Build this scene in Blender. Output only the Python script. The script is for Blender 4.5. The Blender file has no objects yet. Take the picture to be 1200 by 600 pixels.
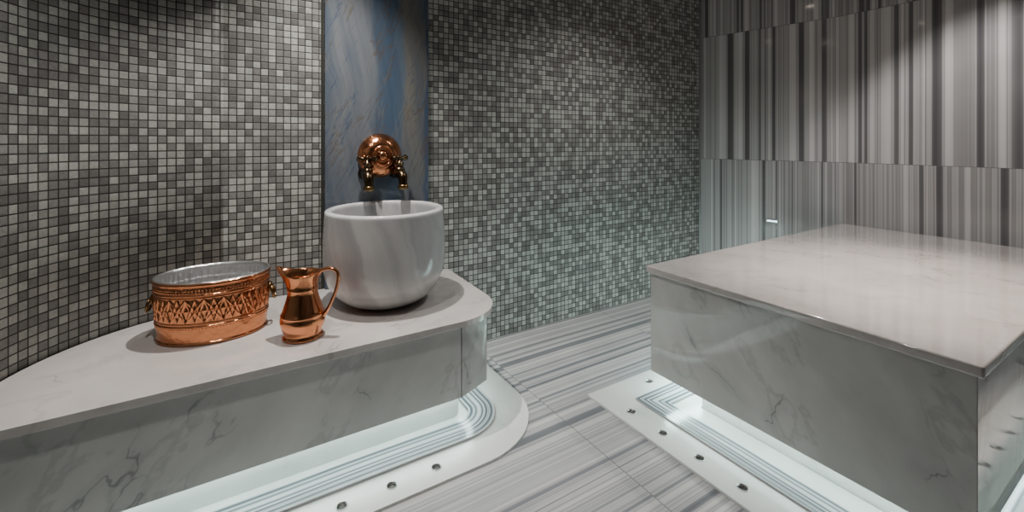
import bpy, bmesh, math, random
from mathutils import Vector, Matrix
random.seed(4)
scene = bpy.context.scene
COL = scene.collection
H = 1.4; F = 522.0; PITCH_T = 0.0365
pi = math.pi

# ------------------------------------------------------------------ node helpers
def new_mat(name):
    m = bpy.data.materials.new(name); m.use_nodes = True
    nt = m.node_tree
    b = nt.nodes['Principled BSDF']
    return m, nt, b
def setin(nt, sock, v):
    if isinstance(v, bpy.types.NodeSocket): nt.links.new(v, sock)
    elif v is not None: sock.default_value = v
def M(nt, op, a, b=None, c=None, clamp=False):
    n = nt.nodes.new('ShaderNodeMath'); n.operation = op; n.use_clamp = clamp
    setin(nt, n.inputs[0], a); setin(nt, n.inputs[1], b); setin(nt, n.inputs[2], c)
    return n.outputs[0]
def MR(nt, v, a, b, c=0.0, d=1.0, smooth=False):
    n = nt.nodes.new('ShaderNodeMapRange')
    if smooth: n.interpolation_type = 'SMOOTHSTEP'
    setin(nt, n.inputs[0], v)
    for i, x in enumerate((a, b, c, d)): setin(nt, n.inputs[i+1], x)
    return n.outputs[0]
def MIX(nt, f, a, b, mode='MIX'):
    n = nt.nodes.new('ShaderNodeMix'); n.data_type = 'RGBA'; n.blend_type = mode
    setin(nt, n.inputs[0], f); setin(nt, n.inputs[6], a); setin(nt, n.inputs[7], b)
    return n.outputs[2]
def XYZ(nt, x, y, z=0.0):
    n = nt.nodes.new('ShaderNodeCombineXYZ')
    setin(nt, n.inputs[0], x); setin(nt, n.inputs[1], y); setin(nt, n.inputs[2], z)
    return n.outputs[0]
def SEP(nt, v):
    n = nt.nodes.new('ShaderNodeSeparateXYZ'); nt.links.new(v, n.inputs[0]); return n.outputs
def COORD(nt, which='Object'):
    return nt.nodes.new('ShaderNodeTexCoord').outputs[which]
def NOISE(nt, vec, scale, detail=3, rough=0.5, dist=0.0, dim='3D', w=None):
    n = nt.nodes.new('ShaderNodeTexNoise'); n.noise_dimensions = dim
    if vec is not None and dim != '1D': nt.links.new(vec, n.inputs['Vector'])
    if w is not None: setin(nt, n.inputs['W'], w)
    n.inputs['Scale'].default_value = scale; n.inputs['Detail'].default_value = detail
    n.inputs['Roughness'].default_value = rough; n.inputs['Distortion'].default_value = dist
    return n.outputs['Fac']
def WN(nt, vec):
    n = nt.nodes.new('ShaderNodeTexWhiteNoise'); n.noise_dimensions = '3D'
    nt.links.new(vec, n.inputs['Vector']); return n.outputs['Value']
def RAMP(nt, f, stops, interp='LINEAR'):
    n = nt.nodes.new('ShaderNodeValToRGB'); cr = n.color_ramp; cr.interpolation = interp
    while len(cr.elements) > 1: cr.elements.remove(cr.elements[-1])
    cr.elements[0].position = stops[0][0]; cr.elements[0].color = (*stops[0][1], 1)
    for p, c in stops[1:]:
        e = cr.elements.new(p); e.color = (*c, 1)
    nt.links.new(f, n.inputs[0]); return n.outputs[0]
def BUMP(nt, b, h, strength=0.3, dist=0.01):
    n = nt.nodes.new('ShaderNodeBump'); n.inputs['Strength'].default_value = strength
    n.inputs['Distance'].default_value = dist
    nt.links.new(h, n.inputs['Height']); nt.links.new(n.outputs[0], b.inputs['Normal'])
def ADDV(nt, a, b):
    n = nt.nodes.new('ShaderNodeVectorMath'); n.operation = 'ADD'
    setin(nt, n.inputs[0], a); setin(nt, n.inputs[1], b); return n.outputs[0]

# ------------------------------------------------------------------ materials
def mat_mosaic():
    m, nt, b = new_mat('mosaic_tiles')
    s = SEP(nt, COORD(nt, 'UV'))
    x = M(nt, 'DIVIDE', s[0], PITCH_T); y = M(nt, 'DIVIDE', s[1], PITCH_T)
    fx = M(nt, 'FRACT', x); fy = M(nt, 'FRACT', y)
    ix = M(nt, 'FLOOR', x); iy = M(nt, 'FLOOR', y)
    r = WN(nt, XYZ(nt, ix, iy, 3.3)); r2 = WN(nt, XYZ(nt, ix, iy, 9.1))
    ex = M(nt, 'MINIMUM', fx, M(nt, 'SUBTRACT', 1.0, fx)); ey = M(nt, 'MINIMUM', fy, M(nt, 'SUBTRACT', 1.0, fy))
    e = M(nt, 'MINIMUM', ex, ey)
    mask = MR(nt, e, 0.05, 0.085, 0, 1, True)
    hgt = MR(nt, e, 0.05, 0.14, 0, 1, True)
    col = RAMP(nt, r, [(0.0, (.42,.43,.40)), (0.32, (.33,.336,.315)), (0.48, (.205,.205,.195)), (0.80, (.16,.158,.15)), (0.88, (.26,.26,.248))], 'CONSTANT')
    mott = NOISE(nt, ADDV(nt, COORD(nt, 'UV'), XYZ(nt, r2, r, 0.0)), 60, 3)
    col = MIX(nt, 1.0, col, RAMP(nt, mott, [(0.3, (.82,.82,.82)), (0.7, (1.08,1.08,1.08))]), 'MULTIPLY')
    v = MR(nt, r2, 0, 1, 0.9, 1.06)
    col = MIX(nt, 1.0, col, XYZ(nt, v, v, v), 'MULTIPLY')
    col = MIX(nt, mask, (.032,.032,.030,1), col)
    nt.links.new(col, b.inputs['Base Color'])
    nt.links.new(MR(nt, mask, 0, 1, 0.8, 0.42), b.inputs['Roughness'])
    b.inputs['Specular IOR Level'].default_value = .35
    tilt = M(nt, 'MULTIPLY', M(nt, 'SUBTRACT', fx, 0.5), MR(nt, r2, 0, 1, -0.1, 0.1))
    BUMP(nt, b, M(nt, 'ADD', hgt, tilt), 0.3, 0.003)
    return m

def mat_stripes(name, uvsrc, along, pw, ph, off, freq, stops, rough=0.2, joint=(.10,.10,.10,1), jw=0.0025, warpamt=.02, joints=True, rv=37.0, coat=0.0, cl=(.9, 1.06), mix2=.34):
    m, nt, b = new_mat(name)
    vec = COORD(nt, uvsrc); s = SEP(nt, vec)
    u = s[along]; v = s[1-along]
    v2 = M(nt, 'SUBTRACT', v, off)
    iu = M(nt, 'FLOOR', M(nt, 'DIVIDE', u, pw)); iv = M(nt, 'FLOOR', M(nt, 'DIVIDE', v2, ph))
    r1 = WN(nt, XYZ(nt, iu, 0.0, 1.7)); r2 = WN(nt, XYZ(nt, iu, iv, 4.1))
    warp = M(nt, 'MULTIPLY', M(nt, 'SUBTRACT', NOISE(nt, vec, 1.3, 1), 0.5), warpamt)
    w = M(nt, 'ADD', M(nt, 'ADD', u, warp), M(nt, 'ADD', M(nt, 'MULTIPLY', r1, 37.0), M(nt, 'MULTIPLY', r2, rv)))
    n1 = NOISE(nt, None, freq, 1, 0.5, dim='1D', w=w)
    n2 = NOISE(nt, None, freq*2.5, 0, 0.5, dim='1D', w=M(nt, 'ADD', w, 11.3))
    f = M(nt, 'ADD', M(nt, 'MULTIPLY', n1, 1-mix2), M(nt, 'MULTIPLY', n2, mix2))
    col = RAMP(nt, f, stops)
    cloud = NOISE(nt, vec, 3, 2)
    col = MIX(nt, 1.0, col, RAMP(nt, cloud, [(0.3, (cl[0],)*3), (0.7, (cl[1],)*3)]), 'MULTIPLY')
    if rv > 1:
        t = MR(nt, r2, 0, 1, .9, 1.1)
        col = MIX(nt, 1.0, col, XYZ(nt, t, t, t), 'MULTIPLY')
    def edge(val, p):
        fr = M(nt, 'FRACT', M(nt, 'DIVIDE', val, p))
        return M(nt, 'MULTIPLY', M(nt, 'MINIMUM', fr, M(nt, 'SUBTRACT', 1.0, fr)), p)
    if joints:
        e = M(nt, 'MINIMUM', edge(u, pw), edge(v2, ph))
        col = MIX(nt, MR(nt, e, jw*0.5, jw, 1, 0), col, joint)
    nt.links.new(col, b.inputs['Base Color'])
    b.inputs['Roughness'].default_value = rough
    if coat:
        b.inputs['Coat Weight'].default_value = coat; b.inputs['Coat Roughness'].default_value = .05
    return m

def mat_marble(name, base=(.72,.72,.70), vein=(.35,.36,.36), scale=1.6, amt=0.7, rough=0.12, cloudc=(.60,.61,.60), seed=0.0, sc=(1,1,1), rot=(.5,.35,.6), thin=.006, coat=0.0, diag=False):
    m, nt, b = new_mat(name)
    if diag:
        s = SEP(nt, COORD(nt))
        p = M(nt, 'ADD', s[0], s[1]); z = s[2]
        a = math.radians(diag)
        q1 = M(nt, 'ADD', M(nt, 'MULTIPLY', p, math.cos(a)), M(nt, 'MULTIPLY', z, math.sin(a)))
        q2 = M(nt, 'ADD', M(nt, 'MULTIPLY', p, -math.sin(a)), M(nt, 'MULTIPLY', z, math.cos(a)))
        vec = XYZ(nt, M(nt, 'ADD', M(nt, 'MULTIPLY', q1, .75), seed), M(nt, 'MULTIPLY', q2, 1.4), 0.0)
    else:
        mp = nt.nodes.new('ShaderNodeMapping'); nt.links.new(COORD(nt), mp.inputs[0])
        mp.inputs['Location'].default_value = (seed, seed*.7, seed*1.3); mp.inputs['Scale'].default_value = sc
        mp.inputs['Rotation'].default_value = rot
        vec = mp.outputs[0]
    cl = NOISE(nt, vec, scale*1.5, 5, 0.55, 0.1)
    col = MIX(nt, MR(nt, cl, 0.35, 0.7), (*base, 1), (*cloudc, 1))
    n = NOISE(nt, vec, scale*.7, 5, 0.5, 0.0)
    d = M(nt, 'ABSOLUTE', M(nt, 'SUBTRACT', n, 0.5))
    gate = MR(nt, NOISE(nt, vec, scale*2.0, 2), 0.42, 0.6, 0, 1, True)
    line = M(nt, 'MULTIPLY', MR(nt, d, 0.0, thin, 1, 0, True), gate)
    halo = MR(nt, d, 0.0, thin*8, .25, 0, True)
    col = MIX(nt, M(nt, 'MULTIPLY', M(nt, 'MAXIMUM', line, M(nt, 'MULTIPLY', halo, gate)), amt), col, (*vein, 1))
    n = NOISE(nt, vec, scale*1.3, 5, 0.55, 0.0)
    line = MR(nt, M(nt, 'ABSOLUTE', M(nt, 'SUBTRACT', n, 0.42)), 0.0, thin*4, 1, 0, True)
    col = MIX(nt, M(nt, 'MULTIPLY', line, amt*0.3), col, (*vein, 1))
    nt.links.new(col, b.inputs['Base Color'])
    b.inputs['Roughness'].default_value = rough
    if coat:
        b.inputs['Coat Weight'].default_value = coat; b.inputs['Coat Roughness'].default_value = .04
    return m

def mat_plain(name, col, rough=0.5, metal=0.0, bump=None):
    m, nt, b = new_mat(name)
    n = NOISE(nt, COORD(nt), 30, 3)
    c = MIX(nt, n, (col[0]*.85, col[1]*.85, col[2]*.85, 1), (min(1,col[0]*1.12), min(1,col[1]*1.12), min(1,col[2]*1.12), 1))
    nt.links.new(c, b.inputs['Base Color'])
    b.inputs['Roughness'].default_value = rough; b.inputs['Metallic'].default_value = metal
    if bump:
        sc, st, kind = bump
        if kind == 'hammer':
            v = nt.nodes.new('ShaderNodeTexVoronoi'); v.feature = 'SMOOTH_F1'
            v.inputs['Scale'].default_value = sc
            nt.links.new(COORD(nt), v.inputs['Vector'])
            BUMP(nt, b, v.outputs['Distance'], st, 0.006)
        else:
            BUMP(nt, b, NOISE(nt, COORD(nt), sc, 3), st, 0.003)
    return m

def mat_emit(name, col, strength):
    m, nt, b = new_mat(name)
    b.inputs['Base Color'].default_value = (*col, 1)
    b.inputs['Emission Color'].default_value = (*col, 1)
    b.inputs['Emission Strength'].default_value = strength
    return m

def mat_basin():
    m, nt, b = new_mat('basin_marble')
    vec = COORD(nt); s = SEP(nt, vec)
    warp = M(nt, 'MULTIPLY', M(nt, 'SUBTRACT', NOISE(nt, vec, 4.0, 3), .5), .12)
    w = M(nt, 'ADD', M(nt, 'ADD', M(nt, 'MULTIPLY', s[0], .8), M(nt, 'MULTIPLY', s[1], -.35)), M(nt, 'ADD', M(nt, 'MULTIPLY', s[2], .2), warp))
    n = NOISE(nt, None, 9, 4, .5, dim='1D', w=w)
    col = RAMP(nt, n, [(.25, (.33,.335,.345)), (.45, (.42,.425,.43)), (.56, (.51,.51,.505)), (.75, (.58,.575,.565))])
    rimc = MR(nt, s[2], .466, .480, 0, .6)
    col = MIX(nt, rimc, col, (.70,.70,.69,1))
    nt.links.new(col, b.inputs['Base Color']); b.inputs['Roughness'].default_value = .12
    b.inputs['Coat Weight'].default_value = .4; b.inputs['Coat Roughness'].default_value = .05
    return m

def mat_blue():
    m, nt, b = new_mat('blue_quartzite')
    s = SEP(nt, COORD(nt)); x = s[0]; z = s[2]
    warp = M(nt, 'MULTIPLY', M(nt, 'SUBTRACT', NOISE(nt, XYZ(nt, x, 0.0, M(nt, 'MULTIPLY', z, .8)), 1.5, 6), 0.5), 0.20)
    xx = M(nt, 'ADD', x, warp)
    col = RAMP(nt, MR(nt, xx, -0.33, 0.33), [(0.0, (.10,.12,.15)), (.12, (.17,.185,.20)), (.42, (.165,.18,.20)), (.47, (.085,.115,.16)), (.60, (.075,.115,.175)), (.70, (.11,.145,.19)), (.74, (.17,.165,.15)), (.93, (.155,.155,.145)), (.96, (.06,.085,.14))])
    fl = NOISE(nt, XYZ(nt, M(nt, 'ADD', M(nt, 'MULTIPLY', xx, 15.0), M(nt, 'MULTIPLY', z, 2.5)), 0.0, M(nt, 'MULTIPLY', z, 1.0)), 1.0, 9, .66, .2)
    col = MIX(nt, MR(nt, fl, .42, .62, 0, .5), col, (.055,.08,.125,1))
    for sd, k, wd_, cc, am in ((0.0, -1.1, .008, (.11,.08,.05,1), .65), (7.3, -1.8, .008, (.12,.085,.055,1), .55), (3.1, -.7, .010, (.20,.19,.16,1), .3), (11.7, -1.4, .006, (.05,.08,.14,1), .6)):
        dd = XYZ(nt, M(nt, 'ADD', M(nt, 'MULTIPLY', x, 3.0), M(nt, 'MULTIPLY', z, k)), sd, M(nt, 'MULTIPLY', z, 0.4))
        n = NOISE(nt, dd, 1.3, 6, .58, .2)
        ln = MR(nt, M(nt, 'ABSOLUTE', M(nt, 'SUBTRACT', n, 0.5)), 0, wd_, 1, 0, True)
        col = MIX(nt, M(nt, 'MULTIPLY', ln, am), col, cc)
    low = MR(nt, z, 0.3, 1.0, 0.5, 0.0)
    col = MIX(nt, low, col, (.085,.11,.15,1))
    nt.links.new(col, b.inputs['Base Color']); b.inputs['Roughness'].default_value = .12
    return m

MOS = mat_mosaic()
WALLST = mat_stripes('striped_marble_wall', 'UV', 0, 0.56, 1.185, 1.225-1.185, 13, [(.25,(.10,.10,.105)),(.40,(.15,.15,.153)),(.43,(.36,.36,.36)),(.50,(.44,.44,.438)),(.515,(.27,.268,.268)),(.555,(.32,.318,.315)),(.575,(.50,.498,.495)),(.70,(.59,.585,.58))], .09, warpamt=.004, coat=.4, cl=(.96, 1.03), jw=.0022, joint=(.14,.14,.14,1), mix2=.22)
FLOORST = mat_stripes('striped_marble_floor', 'Object', 1, 0.46, 1.15, 0.25, 16, [(.26,(.14,.15,.165)),(.40,(.21,.22,.235)),(.45,(.37,.38,.39)),(.50,(.46,.465,.47)),(.525,(.30,.305,.315)),(.56,(.34,.345,.35)),(.60,(.49,.49,.485)),(.72,(.55,.55,.54))], .12, rv=.03, joint=(.16,.16,.16,1), jw=.0025, warpamt=.02, coat=.3)
KERBST = mat_stripes('striped_marble_kerb', 'UV', 1, 3.0, 40.0, -1, 26, [(.36,(.10,.115,.13)),(.44,(.16,.18,.20)),(.48,(.42,.44,.45)),(.54,(.54,.555,.56)),(.57,(.28,.30,.32)),(.61,(.34,.36,.37)),(.66,(.58,.59,.585))], .15, warpamt=.03, joints=False, rv=0.5)
TOP = mat_marble('white_marble_top', (.65,.61,.585), (.30,.27,.26), 1.8, .6, .08, (.52,.485,.465), 2.0, coat=1.0)
BODY = mat_marble('grey_veined_marble', (.60,.60,.585), (.14,.145,.14), 1.9, .65, .06, (.46,.465,.45), 9.4, thin=.006, diag=48)
BASINM = mat_basin()
WHITE = mat_marble('white_channel_marble', (.72,.725,.70), (.45,.47,.45), 2, .3, .22, (.64,.65,.62))
COPPER = mat_plain('copper_polished', (.74,.31,.15), .12, 1.0, (30, .06, 'noise'))
COPPERH = mat_plain('copper_hammered', (.68,.28,.135), .18, 1.0, (55, .3, 'hammer'))
BRASS = mat_plain('aged_brass', (.24,.15,.065), .25, 1.0)
BRONZE = mat_plain('dark_bronze', (.12,.08,.045), .22, 1.0)
TIN = mat_plain('tinned_lining', (.80,.80,.80), .3, 1.0, (34, .6, 'hammer'))
STEEL = mat_plain('steel_trim', (.45,.45,.44), .35, 1.0)
TRIMM = mat_plain('corner_trim_metal', (.25,.25,.25), .5, .6)
DARK = mat_plain('gap_dark', (.035,.035,.03), .4)
PLASTER = mat_plain('ceiling_plaster', (.26,.255,.25), .8)
LED = mat_emit('led_cool', (.80, 1.0, .97), 16)
LEDB = mat_emit('led_cool_bright', (.72, 1.0, .97), 40)
LAMPM = mat_emit('lamp_warm', (1.0, .86, .72), 14)
BLUE = mat_blue()

# ------------------------------------------------------------------ mesh helpers
def mesh_obj(name, verts, faces, mat, smooth=False, loc=(0,0,0), uvs=None, recalc=True):
    me = bpy.data.meshes.new(name)
    me.from_pydata([tuple(v) for v in verts], [], faces); me.update()
    if recalc:
        bm = bmesh.new(); bm.from_mesh(me)
        bmesh.ops.recalc_face_normals(bm, faces=bm.faces)
        bm.to_mesh(me); bm.free()
    if uvs is not None:
        ul = me.uv_layers.new(name='UVMap')
        for l in me.loops: ul.data[l.index].uv = uvs[l.vertex_index]
    if smooth:
        for p in me.polygons: p.use_smooth = True
    me.materials.append(mat)
    o = bpy.data.objects.new(name, me); COL.objects.link(o); o.location = loc
    return o
def top(o, label, cat, group=None):
    o['label'] = label; o['category'] = cat
    if group: o['group'] = group
def struct(o): o['kind'] = 'structure'
def empty(name, loc, rotz=0):
    e = bpy.data.objects.new(name, None); e.empty_display_size = .05
    COL.objects.link(e); e.location = loc; e.rotation_euler = (0, 0, rotz); return e
def bevel(o, w=.004, seg=3):
    m = o.modifiers.new('bevel', 'BEVEL'); m.width = w; m.segments = seg; m.limit_method = 'ANGLE'; m.angle_limit = .6
    for p in o.data.polygons: p.use_smooth = True
    w2 = o.modifiers.new('wn', 'WEIGHTED_NORMAL'); w2.keep_sharp = True
def prism(name, outline, z0, z1, mat, loc=(0,0,0)):
    n = len(outline)
    v = [(x-loc[0], y-loc[1], z0-loc[2]) for x, y in outline] + [(x-loc[0], y-loc[1], z1-loc[2]) for x, y in outline]
    f = [list(range(n))[::-1], list(range(n, 2*n))] + [[i, (i+1) % n, n+(i+1) % n, n+i] for i in range(n)]
    return mesh_obj(name, v, f, mat, loc=loc)
def ribbon(name, inner, outer, z0, z1, mat, loc=(0,0,0)):
    n = len(inner); v = []; uv = []
    L = [0]
    for i in range(1, n): L.append(L[-1]+math.dist(outer[i], outer[i-1]))
    wid = math.dist(inner[0], outer[0])
    for z in (z0, z1):
        v += [(x-loc[0], y-loc[1], z-loc[2]) for x, y in inner]; uv += [(l, 0.02) for l in L]
        v += [(x-loc[0], y-loc[1], z-loc[2]) for x, y in outer]; uv += [(l, wid+.02) for l in L]
    I0, O0, I1, O1 = 0, n, 2*n, 3*n; f = []
    for i in range(n-1):
        f += [[I1+i, I1+i+1, O1+i+1, O1+i], [I0+i, O0+i, O0+i+1, I0+i+1], [O0+i, O1+i, O1+i+1, O0+i+1], [I0+i, I0+i+1, I1+i+1, I1+i]]
    f += [[I0, I1, O1, O0], [I0+n-1, O0+n-1, O1+n-1, I1+n-1]]
    return mesh_obj(name, v, f, mat, loc=loc, uvs=uv)
def ringsurf(name, prof, A, B, nu, mat, disp=None, cap0=True, cap1=False, loc=(0,0,0), xf=None):
    v = []; f = []; nv = len(prof)
    for j, (r, z) in enumerate(prof):
        for i in range(nu):
            t = 2*pi*i/nu; d = disp(t, j, r, z) if disp else 0
            p = Vector(((A+r+d)*math.cos(t), (B+r+d)*math.sin(t), z))
            if xf: p = xf(p, t, j, z)
            v.append(p)
    for j in range(nv-1):
        for i in range(nu):
            i2 = (i+1) % nu
            f.append([j*nu+i, j*nu+i2, (j+1)*nu+i2, (j+1)*nu+i])
    if cap0: f.append(list(range(nu))[::-1])
    if cap1: f.append(list(range((nv-1)*nu, nv*nu)))
    return mesh_obj(name, v, f, mat, True, loc)
def tube(name, pts, radii, mat, nu=16, loc=(0,0,0), flat=1.0, sub=6):
    P = [Vector(p) for p in pts]
    if not isinstance(radii, (list, tuple)): radii = [radii]*len(P)
    Q = []; R = []
    for i in range(len(P)-1):
        p0 = P[max(i-1, 0)]; p1 = P[i]; p2 = P[i+1]; p3 = P[min(i+2, len(P)-1)]
        for k in range(sub):
            t = k/sub
            Q.append(0.5*((2*p1)+(-p0+p2)*t+(2*p0-5*p1+4*p2-p3)*t*t+(-p0+3*p1-3*p2+p3)*t**3)); R.append(radii[i]*(1-t)+radii[i+1]*t)
    Q.append(P[-1]); R.append(radii[-1])
    v = []; f = []; nrm = None
    for i, q in enumerate(Q):
        tg = (Q[min(i+1, len(Q)-1)]-Q[max(i-1, 0)]).normalized()
        if nrm is None:
            nrm = tg.orthogonal().normalized() if abs(tg.y) > .9 else (Vector((0,1,0))-tg*tg.y).normalized()
        nrm = (nrm-tg*nrm.dot(tg)).normalized(); bn = tg.cross(nrm)
        for k in range(nu):
            a = 2*pi*k/nu
            v.append(q+nrm*math.cos(a)*R[i]*flat+bn*math.sin(a)*R[i])
    for j in range(len(Q)-1):
        for i in range(nu):
            i2 = (i+1) % nu; f.append([j*nu+i, j*nu+i2, (j+1)*nu+i2, (j+1)*nu+i])
    f.append(list(range(nu))[::-1]); f.append(list(range((len(Q)-1)*nu, len(Q)*nu)))
    return mesh_obj(name, v, f, mat, True, loc)
def arc(cx, cy, r, a0, a1, n):
    return [(cx+r*math.cos(math.radians(a0+(a1-a0)*i/n)), cy+r*math.sin(math.radians(a0+(a1-a0)*i/n))) for i in range(n+1)]

# ------------------------------------------------------------------ room shell
WB = 2.75; WL = -.75; WR = 4.17; WF = -1.5; CZ = 3.0
def wall(name, pts, mat, u0=0.0, z0=0.0, z1=CZ):
    v = []; f = []; uv = []; u = u0
    for i, p in enumerate(pts):
        if i: u += math.dist(p, pts[i-1])
        v += [(p[0], p[1], z0), (p[0], p[1], z1)]; uv += [(u, z0), (u, z1)]
    for i in range(len(pts)-1): f.append([2*i, 2*i+2, 2*i+3, 2*i+1])
    o = mesh_obj(name, v, f, mat, uvs=uv, recalc=False)
    so = o.modifiers.new('thick', 'SOLIDIFY'); so.thickness = .08; so.offset = -1
    struct(o); return o, u
larc = arc(-.05, WB-.70, .70, 180, 90, 28)
w, u = wall('wall_left', [(WL, WF)]+larc, MOS, 0)
for p in w.data.polygons: p.use_smooth = True
wall('wall_back', [(-.05, WB), (3.9, WB)], MOS, u)
wall('wall_right', [(3.9, WB), (WR, 1.652), (WR, WF)], WALLST, .03)
wall('wall_front', [(WR, WF), (WL, WF)], WALLST, 4.3)
fl = prism('floor', [(-.95,-1.7),(4.35,-1.7),(4.35,2.95),(-.95,2.95)], -.1, 0, FLOORST); struct(fl)
ce = prism('ceiling', [(-.95,-1.7),(4.35,-1.7),(4.35,2.95),(-.95,2.95)], CZ, CZ+.1, PLASTER); struct(ce)
tr = prism('trim_1', [(3.880, WB-.001), (3.894, WB-.014), (3.900, WB-.012), (3.896, WB-.001)], 0, CZ, TRIMM); struct(tr)

# blue stone panel
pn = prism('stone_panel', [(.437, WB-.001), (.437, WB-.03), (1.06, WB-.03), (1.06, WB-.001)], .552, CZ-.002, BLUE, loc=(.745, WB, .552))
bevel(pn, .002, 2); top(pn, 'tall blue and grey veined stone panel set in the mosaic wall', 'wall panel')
tr = prism('recess_shade_strip', [(.420, WB-.001), (.420, WB-.006), (.436, WB-.006), (.436, WB-.001)], .552, CZ-.002, DARK); struct(tr)  # dark strip painted in for the shade of the recess beside the panel

# ------------------------------------------------------------------ bench
BZ = .55; BB = .182
BF = 1.902
wallside = [(x, y) for x, y in arc(-.05, WB-.70, .695, 90, 192, 26)]
def bench_outline(ins, back=0.0):
    r = .27-ins
    o = [(-.735, BF+ins)]
    o += arc(1.185-.27, BF+.27, r, -90, 0, 14)
    o += [(1.205-ins, WB-.003)]
    o += wallside[:]
    o = [p for p in o if p[1] >= BF+ins-1e-6]
    return o
bench = empty('bench', (.3, 2.3, 0))
top(bench, 'white marble bench with rounded end along the mosaic wall, lit underneath', 'bench')
def addb(o): 
    o.parent = bench; o.matrix_parent_inverse = Matrix.Translation((-.3, -2.3, 0)); return o
s = addb(prism('top_slab', bench_outline(0), BZ-.03, BZ, TOP)); bevel(s, .006, 3)
def bench_body(ins):
    o = [(-.73, BF+ins), (.915, BF+ins), (1.09, BF+ins+.075), (1.185-ins, BF+.25), (1.205-ins, WB-.004)]
    o += [p for p in wallside if p[1] > BF+ins]
    return o
s = addb(prism('body', bench_body(.016), BB, BZ-.03, BODY)); bevel(s, .003, 2)
s = addb(prism('panel_joint', [(.911, BF+.0150), (.914, BF+.0150), (.914, BF+.020), (.911, BF+.020)], BB, BZ-.0305, DARK)); s['label'] = 'dark joint between marble panels'
s = addb(prism('plinth_base', [(-.70, 2.06), (.93, 2.06)]+arc(.93, 2.11, .05, -85, 0, 6)+[(.985, WB-.01), (-.1, WB-.01), (-.6, WB-.4)], 0, BB, WHITE))
li = [(-.70, BF+.12), (.90, BF+.12)]+arc(.90, BF+.27, .15, -80, 0, 8)+[(1.06, WB-.03)]
lo = [(-.70, BF+.09), (.90, BF+.09)]+arc(.90, BF+.27, .18, -80, 0, 8)+[(1.09, WB-.03)]
s = addb(ribbon('light_strip', li, lo, BB-.012, BB-.001, LED)); s['label'] = 'cool white light strip'

# ------------------------------------------------------------------ platform
PZ = .732; PB = .17
PA, PB0, PB1 = 1.875, .378, 1.652
plat = empty('platform', (3.0, 1.0, 0))
top(plat, 'large square marble heated slab with polished veined sides, lit underneath', 'marble platform')
def addp(o):
    o.parent = plat; o.matrix_parent_inverse = Matrix.Translation((-3.0, -1.0, 0)); return o
s = addp(prism('top_slab', [(PA, PB0), (WR-.002, PB0), (WR-.002, PB1), (PA, PB1)], PZ-.038, PZ, TOP)); bevel(s, .009, 4)
s = addp(prism('body', [(PA+.018, PB0+.018), (WR-.004, PB0+.018), (WR-.004, PB1-.018), (PA+.018, PB1-.018)], PB, PZ-.038, BODY)); bevel(s, .003, 2)
s = addp(prism('plinth_base', [(PA+.2, PB0+.2), (WR-.01, PB0+.2), (WR-.01, PB1-.2), (PA+.2, PB1-.2)], 0, PB, WHITE))
li = [(PA+.13, PB1-.15), (PA+.13, PB0+.13), (WR-.05, PB0+.13)]
lo = [(PA+.10, PB1-.15), (PA+.10, PB0+.10), (WR-.05, PB0+.10)]
s = addp(ribbon('light_strip', li, lo, PB-.012, PB-.001, LED)); s['label'] = 'cool white light strip'
s = addp(ribbon('light_strip', [(PA+.12, PB1-.07), (WR-.5, PB1-.07)], [(PA+.12, PB1-.03), (WR-.5, PB1-.03)], PB-.022, PB-.001, LEDB)); s['label'] = 'bright cool light strip'

# ------------------------------------------------------------------ drain covers and kerbs
def holes(cover, pts, z=.012, r=.021):
    bm = bmesh.new()
    for (x, y) in pts:
        bmesh.ops.create_cone(bm, cap_ends=True, segments=24, radius1=r, radius2=r, depth=.05, matrix=Matrix.Translation((x, y, .005)))
    me = bpy.data.meshes.new('cut'); bm.to_mesh(me); bm.free()
    c = bpy.data.objects.new('cut', me); COL.objects.link(c)
    md = cover.modifiers.new('b', 'BOOLEAN'); md.operation = 'DIFFERENCE'; md.object = c; md.solver = 'EXACT'
    dg = bpy.context.evaluated_depsgraph_get()
    nm = bpy.data.meshes.new_from_object(cover.evaluated_get(dg))
    cover.modifiers.clear(); cover.data = nm
    bpy.data.objects.remove(c)
    for (x, y) in pts:
        n = 24
        h = empty('drain_hole', (x, y, 0)); h.parent = cover
        v = []; f = []
        for (rr, zz) in ((r*1.14, z+.0002), (r*1.08, z+.0022), (r*.92, z+.0018), (r*.84, .004)):
            v += [(rr*math.cos(2*pi*i/n), rr*math.sin(2*pi*i/n), zz) for i in range(n)]
        for j in range(3):
            for i in range(n): f.append([j*n+i, j*n+(i+1) % n, (j+1)*n+(i+1) % n, (j+1)*n+i])
        q = mesh_obj('rim', v, f, STEEL, True); q.parent = h; q['label'] = 'metal drain rim'
        q = mesh_obj('opening', [(r*.85*math.cos(2*pi*i/n), r*.85*math.sin(2*pi*i/n), .0045) for i in range(n)], [list(range(n))], DARK); q.parent = h
ob = [(-.74, 1.69), (.93, 1.69)]+arc(.93, 2.09, .40, -88, 0, 18)+[(1.33, WB-.003)]
ib = [(-.74, 1.86), (.93, 1.86)]+arc(.93, 2.09, .23, -88, 0, 18)+[(1.16, WB-.003)]
c1 = ribbon('drain_cover', ib, ob, 0.0005, .012, WHITE)
top(c1, 'white marble drain strip with round holes curving around the bench', 'drain cover')
hp = [(.728-.191*i, 1.778) for i in range(8)]
holes(c1, hp)
ik = [(-.74, 2.0), (.93, 2.0)]+arc(.93, 2.09, .09, -88, 0, 18)+[(1.02, WB-.003)]
k = ribbon('trim_2', ik, ib, .0005, .022, KERBST); struct(k); bevel(k, .004, 2)
k = ribbon('trim_4', [(-.74, 2.059), (.93, 2.059)]+arc(.93, 2.09, .031, -88, 0, 18)+[(.97, WB-.003)], ik, .0005, .006, WHITE); struct(k)
def rect_ring(a0, b0, b1): return [(WR-.003, b1), (a0, b1), (a0, b0), (WR-.003, b0)]
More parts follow.
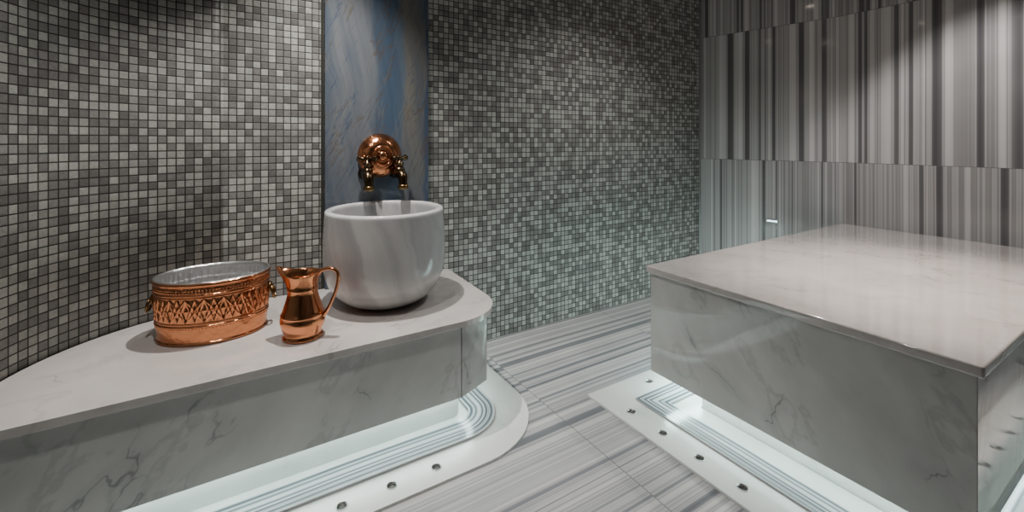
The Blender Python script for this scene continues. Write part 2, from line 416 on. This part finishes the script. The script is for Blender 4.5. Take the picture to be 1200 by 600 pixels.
c2 = ribbon('drain_cover', rect_ring(1.825, .35-.02, 1.68), rect_ring(1.64, .145, 1.85), .0005, .012, WHITE)
top(c2, 'white marble drain strip with round holes framing the raised platform', 'drain cover')
hp = [(1.727, 1.615-.1965*i) for i in range(7)]+[(2.03+.25*i, 1.765) for i in range(6)]+[(1.727+.2*i+.2, .24) for i in range(9)]
holes(c2, hp)
k = ribbon('trim_3', rect_ring(1.95, .46, 1.55), rect_ring(1.825, .33, 1.68), .0005, .02, KERBST); struct(k); bevel(k, .004, 2)
k = ribbon('trim_5', rect_ring(2.07, .57, 1.46), rect_ring(1.95, .46, 1.55), .0005, .006, WHITE); struct(k)

# ------------------------------------------------------------------ basin
prof = [(.10, 0), (.152, .0), (.173, .004), (.213, .022), (.257, .060), (.291, .113), (.309, .175), (.3145, .243), (.314, .31), (.311, .38), (.307, .45), (.3055, .479), (.303, .487), (.297, .491),
        (.275, .491), (.269, .487), (.267, .479), (.267, .42), (.270, .33), (.270, .24), (.254, .17), (.22, .11), (.16, .075), (.08, .06), (.03, .057), (.026, .045)]
def catmull(pr, k):
    out = []
    for i in range(len(pr)-1):
        p0 = pr[max(i-1,0)]; p1 = pr[i]; p2 = pr[i+1]; p3 = pr[min(i+2, len(pr)-1)]
        for q in range(k):
            t = q/k
            out.append(tuple(0.5*((2*p1[c])+(-p0[c]+p2[c])*t+(2*p0[c]-5*p1[c]+4*p2[c]-p3[c])*t*t+(-p0[c]+3*p1[c]-3*p2[c]+p3[c])*t**3) for c in (0,1)))
    out.append(pr[-1]); return out
lowp = catmull(prof[2:12], 4)
bs = ringsurf('basin', prof[:2]+lowp+prof[12:16]+catmull(prof[16:], 3), 0, 0, 96, BASINM, cap0=True, cap1=True, loc=(.69, 2.392, BZ+.001))
top(bs, 'round grey veined marble basin standing on the bench', 'basin')

# ------------------------------------------------------------------ copper bucket
bk = empty('copper_bucket', (-.078, 2.400, BZ+.001), math.radians(-10))
top(bk, 'oval embossed copper bath bucket with tinned lining and ring handles', 'bucket')
BH = .262; A0, B0 = .200, .150
def brad(z): 
    t = z/BH
    return .006+.011*t+.002*math.sin(pi*t)
nvp = 180
prof = [(-.03, 0), (-.006, 0)]+[(brad(BH*i/nvp), BH*i/nvp) for i in range(nvp+1)]
def tri(x): 
    x = x % 1; return 1-abs(2*x-1)
def bd(t, j, r, z):
    if j < 2: return 0
    s = z/BH; d = 0
    sm = lambda q: (1-min(1, q))**2*(1+2*min(1, q))
    if s < .05: d += .005*math.sin(pi*s/.05)
    for c, w, h in ((.30,.020,.0055), (.80,.020,.0055), (.35,.010,.003), (.755,.010,.003), (.965,.035,.008)):
        q = abs(s-c)/w
        if q < 1: d += h*math.sqrt(1-q*q)
    for c, n in ((.262, 110), (.848, 110), (.885, 110)):
        q = abs(s-c)/.020
        if q < 1: d += .0042*math.sqrt(1-q*q)*max(0, math.cos(n*t))
    if .37 < s < .74:
        y = (s-.37)/.37; n = 20
        ph = t*n/(2*pi)
        b2 = (ph % 1)*2-1; b3 = ((ph+.5) % 1)*2-1
        a = tri(ph)
        d += .0032*sm(abs(a-y)/.16)+.0030*sm(abs((1-a)-y)/.16)
        d += .0034*sm((abs(b2)*1.5+abs(y-.5)*2.0)/.45)+.0034*sm((abs(b3)*1.5+abs(y-.5)*2.0)/.45)
        d += .002*sm(abs(b3*0+(a*.45)-y)/.09)+.002*sm(abs((1-a*.45)-y)/.09)
    return d
o = ringsurf('body', prof, A0, B0, 800, COPPERH, bd, cap0=True); o.parent = bk
rt = brad(BH)
prof = [(rt+.004, BH-.004), (rt+.003, BH+.002), (rt-.001, BH+.003), (rt-.004, BH)]+[(brad(BH*(1-i/60))-.009, BH*(1-i/60)) for i in range(1, 57)]+[(-.02, .012), (-.08, .010)]
def ld(t, j, r, z):
    if j < 6 or z < .02: return 0
    return .0022*math.cos(52*t)*min(1, (j-6)/4)+(.002 if abs(z-.20) < .006 else 0)
o = ringsurf('lining', prof, A0, B0, 416, TIN, ld, cap0=False, cap1=True); o.parent = bk; o['label'] = 'tinned silver lining'
for sx in (1, -1):
    x = sx*(A0+.022)
    pl = ringsurf('handle_plate', [(0, 0), (0, .006), (-.006, .011), (-.014, .013)], .026, .026, 24, BRASS, cap0=True, cap1=True)
    pl.rotation_euler = (0, sx*pi/2, 0); pl.location = (x-sx*.004, 0, .17); pl.parent = bk; pl['label'] = 'brass handle plate'
    pts = [(0, .03*math.sin(2*pi*i/16), .03*math.cos(2*pi*i/16)) for i in range(17)]
    r = tube('ring_handle', pts, .0055, BRASS, 10, sub=2); r.location = (x+sx*.014, 0, .148); r.parent = bk
    r.rotation_euler = (0, -sx*.2, 0); r['label'] = 'brass ring handle'

# ------------------------------------------------------------------ copper jug
jg = empty('copper_jug', (.252, 2.126, BZ+.001), math.radians(-28))
top(jg, 'polished copper pouring jug with flared spout and curved handle', 'jug')
jp = [(.04, 0), (.078, 0), (.082, .004), (.082, .010), (.076, .015), (.074, .022), (.081, .035), (.088, .055), (.091, .072), (.090, .088), (.087, .096), (.0885, .099), (.0885, .104), (.085, .107), (.080, .122), (.073, .145), (.066, .168), (.061, .188), (.0595, .203), (.0615, .206), (.0615, .212), (.060, .215), (.062, .232), (.067, .250), (.073, .266), (.076, .274), (.075, .2765), (.071, .274), (.063, .250), (.057, .230), (.055, .205), (.06, .18), (.07, .14), (.08, .10), (.075, .05), (.04, .02)]
def jx(p, t, j, z):
    if z > .20:
        k = min(1, (z-.20)/.07)**1.3
        w = max(0, math.cos(t-pi))**5
        p.x += -(.038*k*w); p.z += .028*k*w
        p.y *= 1-.25*k*w
        w2 = max(0, math.cos(t))**4; p.z += .010*k*w2
    return p
o = ringsurf('body', jp, 0, 0, 96, COPPER, cap0=True, cap1=True, xf=jx); o.parent = jg
o = tube('handle', [(.065, 0, .266), (.082, 0, .286), (.118, 0, .292), (.143, 0, .280), (.150, 0, .250), (.140, 0, .195), (.118, 0, .14), (.099, 0, .105), (.086, 0, .085)],
         [.007, .008, .0075, .0075, .007, .007, .007, .0085, .007], COPPER, 14, flat=1.3); o.parent = jg

# ------------------------------------------------------------------ faucet
fc = empty('wall_faucet', (.745, WB-.031, 1.311))
top(fc, 'hammered copper wall boss with two bronze taps above the basin', 'faucet')
prof = [(.122, 0), (.130, .006), (.132, .016), (.128, .026), (.121, .036), (.110, .050), (.096, .062), (.080, .071), (.068, .075), (.062, .075), (.060, .082), (.055, .085), (.050, .082), (.046, .074), (.038, .072), (.032, .074), (.028, .084), (.020, .092), (.010, .096), (.003, .097)]
pr2 = []
for i in range(len(prof)-1):
    (a, b), (c, d) = prof[i], prof[i+1]; pr2 += [(a, b), ((a+c)/2, (b+d)/2)]
pr2.append(prof[-1])
o = ringsurf('boss', pr2, 0, 0, 72, COPPERH, cap0=True, cap1=True); o.rotation_euler = (pi/2, 0, 0); o.parent = fc; o['label'] = 'hammered domed copper boss with rings'
for sx in (-1, 1):
    tp = empty('tap', (sx*.092, 0, -.105)); tp.parent = fc; tp.scale = (1.25, 1.25, 1.25)
    o = ringsurf('flange', [(.028, 0), (.028, .006), (.020, .014), (.016, .03)], 0, 0, 28, BRONZE); o.rotation_euler = (pi/2, 0, 0); o.parent = tp
    o = tube('spout', [(0, 0, 0), (0, -.05, 0), (sx*.004, -.085, -.002), (sx*.006, -.108, -.016), (sx*.006, -.116, -.040), (sx*.006, -.117, -.055)], [.021, .022, .026, .023, .019, .021], BRONZE, 18); o.parent = tp
    o = ringsurf('valve', [(.023, -.005), (.025, .005), (.023, .012), (.015, .016), (.015, .028), (.022, .032), (.022, .038), (.011, .044), (.009, .056)], 0, 0, 28, BRONZE, cap1=True); o.location = (sx*.002, -.075, .012); o.parent = tp
    hd = tube('tap_handle', [(-.044, 0, .004), (-.032, 0, 0), (-.013, 0, 0), (0, 0, .003), (.013, 0, 0), (.032, 0, 0), (.044, 0, .004)], [.014, .012, .007, .011, .007, .012, .014], BRONZE, 14)
    hd.rotation_euler = (0, 0, sx*.5); hd.parent = tp
    hd.location = (sx*.002, -.075, .072)
    rs = ringsurf('spout_tip', [(.018, -.012), (.024, -.010), (.024, .006), (.018, .010)], 0, 0, 24, BRASS, cap1=True)
    rs.location = (sx*.006, -.117, -.060); rs.parent = tp

# small glowing rectangle on a steel plate, on the striped wall
def on_facet(u, v):
    dx = (u-600)/F
    da, db = .849*dx+.5286, -.5286*dx+.849
    ax, ay, bx, by = 3.9, WB, WR, 1.652
    ex, ey = bx-ax, by-ay
    det = da*(-ey)-db*(-ex); t = (ax*(-ey)-ay*(-ex))/det
    return da*t, db*t, H-(v-165)/F*t
x, y, z = on_facet(905, 259)
th = math.atan2(1.652-WB, WR-3.9)
nl = empty('glow_rect', (x, y, z), th)
top(nl, 'small glowing rectangle on a steel plate on the striped marble wall', 'wall light')
o = prism('backplate', [(-.05, -.006), (.05, -.006), (.05, -.001), (-.05, -.001)], -.02, .02, STEEL); o.parent = nl; bevel(o, .002, 2)
o = prism('lens', [(-.04, -.009), (.04, -.009), (.04, -.0055), (-.04, -.0055)], -.006, .006, mat_emit('rect_glow', (.7,.9,1), 4)); o.parent = nl; bevel(o, .001, 2)

# ------------------------------------------------------------------ lights
def downlight(x, y, power, size=85, blend=.6, col=(1, .90, .80), tx=None, ty=None, soft=.03):
    e = empty('ceiling_downlight', (x, y, CZ))
    top(e, 'round recessed ceiling downlight with a metal ring', 'ceiling light', 'ceiling downlights')
    o = ringsurf('ring', [(.055, -.001), (.055, -.008), (.045, -.010), (.042, -.003)], 0, 0, 32, STEEL, cap0=False); o.parent = e
    o = ringsurf('lens', [(.042, -.004), (.02, -.006)], 0, 0, 32, LAMPM, cap0=False, cap1=True); o.parent = e
    l = bpy.data.lights.new('spot', 'SPOT'); l.energy = power; l.spot_size = math.radians(size); l.spot_blend = blend
    l.color = col; l.shadow_soft_size = soft
    lo = bpy.data.objects.new('spot', l); COL.objects.link(lo); lo.parent = e; lo.location = (0, 0, -.02)
    if tx is not None:
        d = Vector((tx-x, ty-y, -CZ)); lo.rotation_euler = d.to_track_quat('-Z', 'Y').to_euler()
downlight(.42, 2.2, 260, 86, 1.0, (1,.95,.90), soft=.02)
downlight(-.2, 1.4, 95, 112, 1.0, (1,.96,.92))
downlight(2.75, .8, 400, 54, 1.0, (1,.86,.77))
downlight(3.5, .7, 130, 92, .45, (1,.94,.91))
downlight(2.3, 1.75, 110, 120, 1.0, (1,.97,.94))

wd = bpy.data.worlds.new('world'); scene.world = wd; wd.use_nodes = True
wd.node_tree.nodes['Background'].inputs[0].default_value = (.5,.55,.6,1)
wd.node_tree.nodes['Background'].inputs[1].default_value = .2

# ------------------------------------------------------------------ camera
cam = bpy.data.cameras.new('camera'); co = bpy.data.objects.new('camera', cam); COL.objects.link(co)
cam.sensor_width = 36; cam.lens = 36*F/1200; cam.shift_y = -135/1200; cam.clip_start = .02
co.location = (0, 0, H); co.rotation_euler = (pi/2, 0, -math.atan2(325, 522))
scene.camera = co
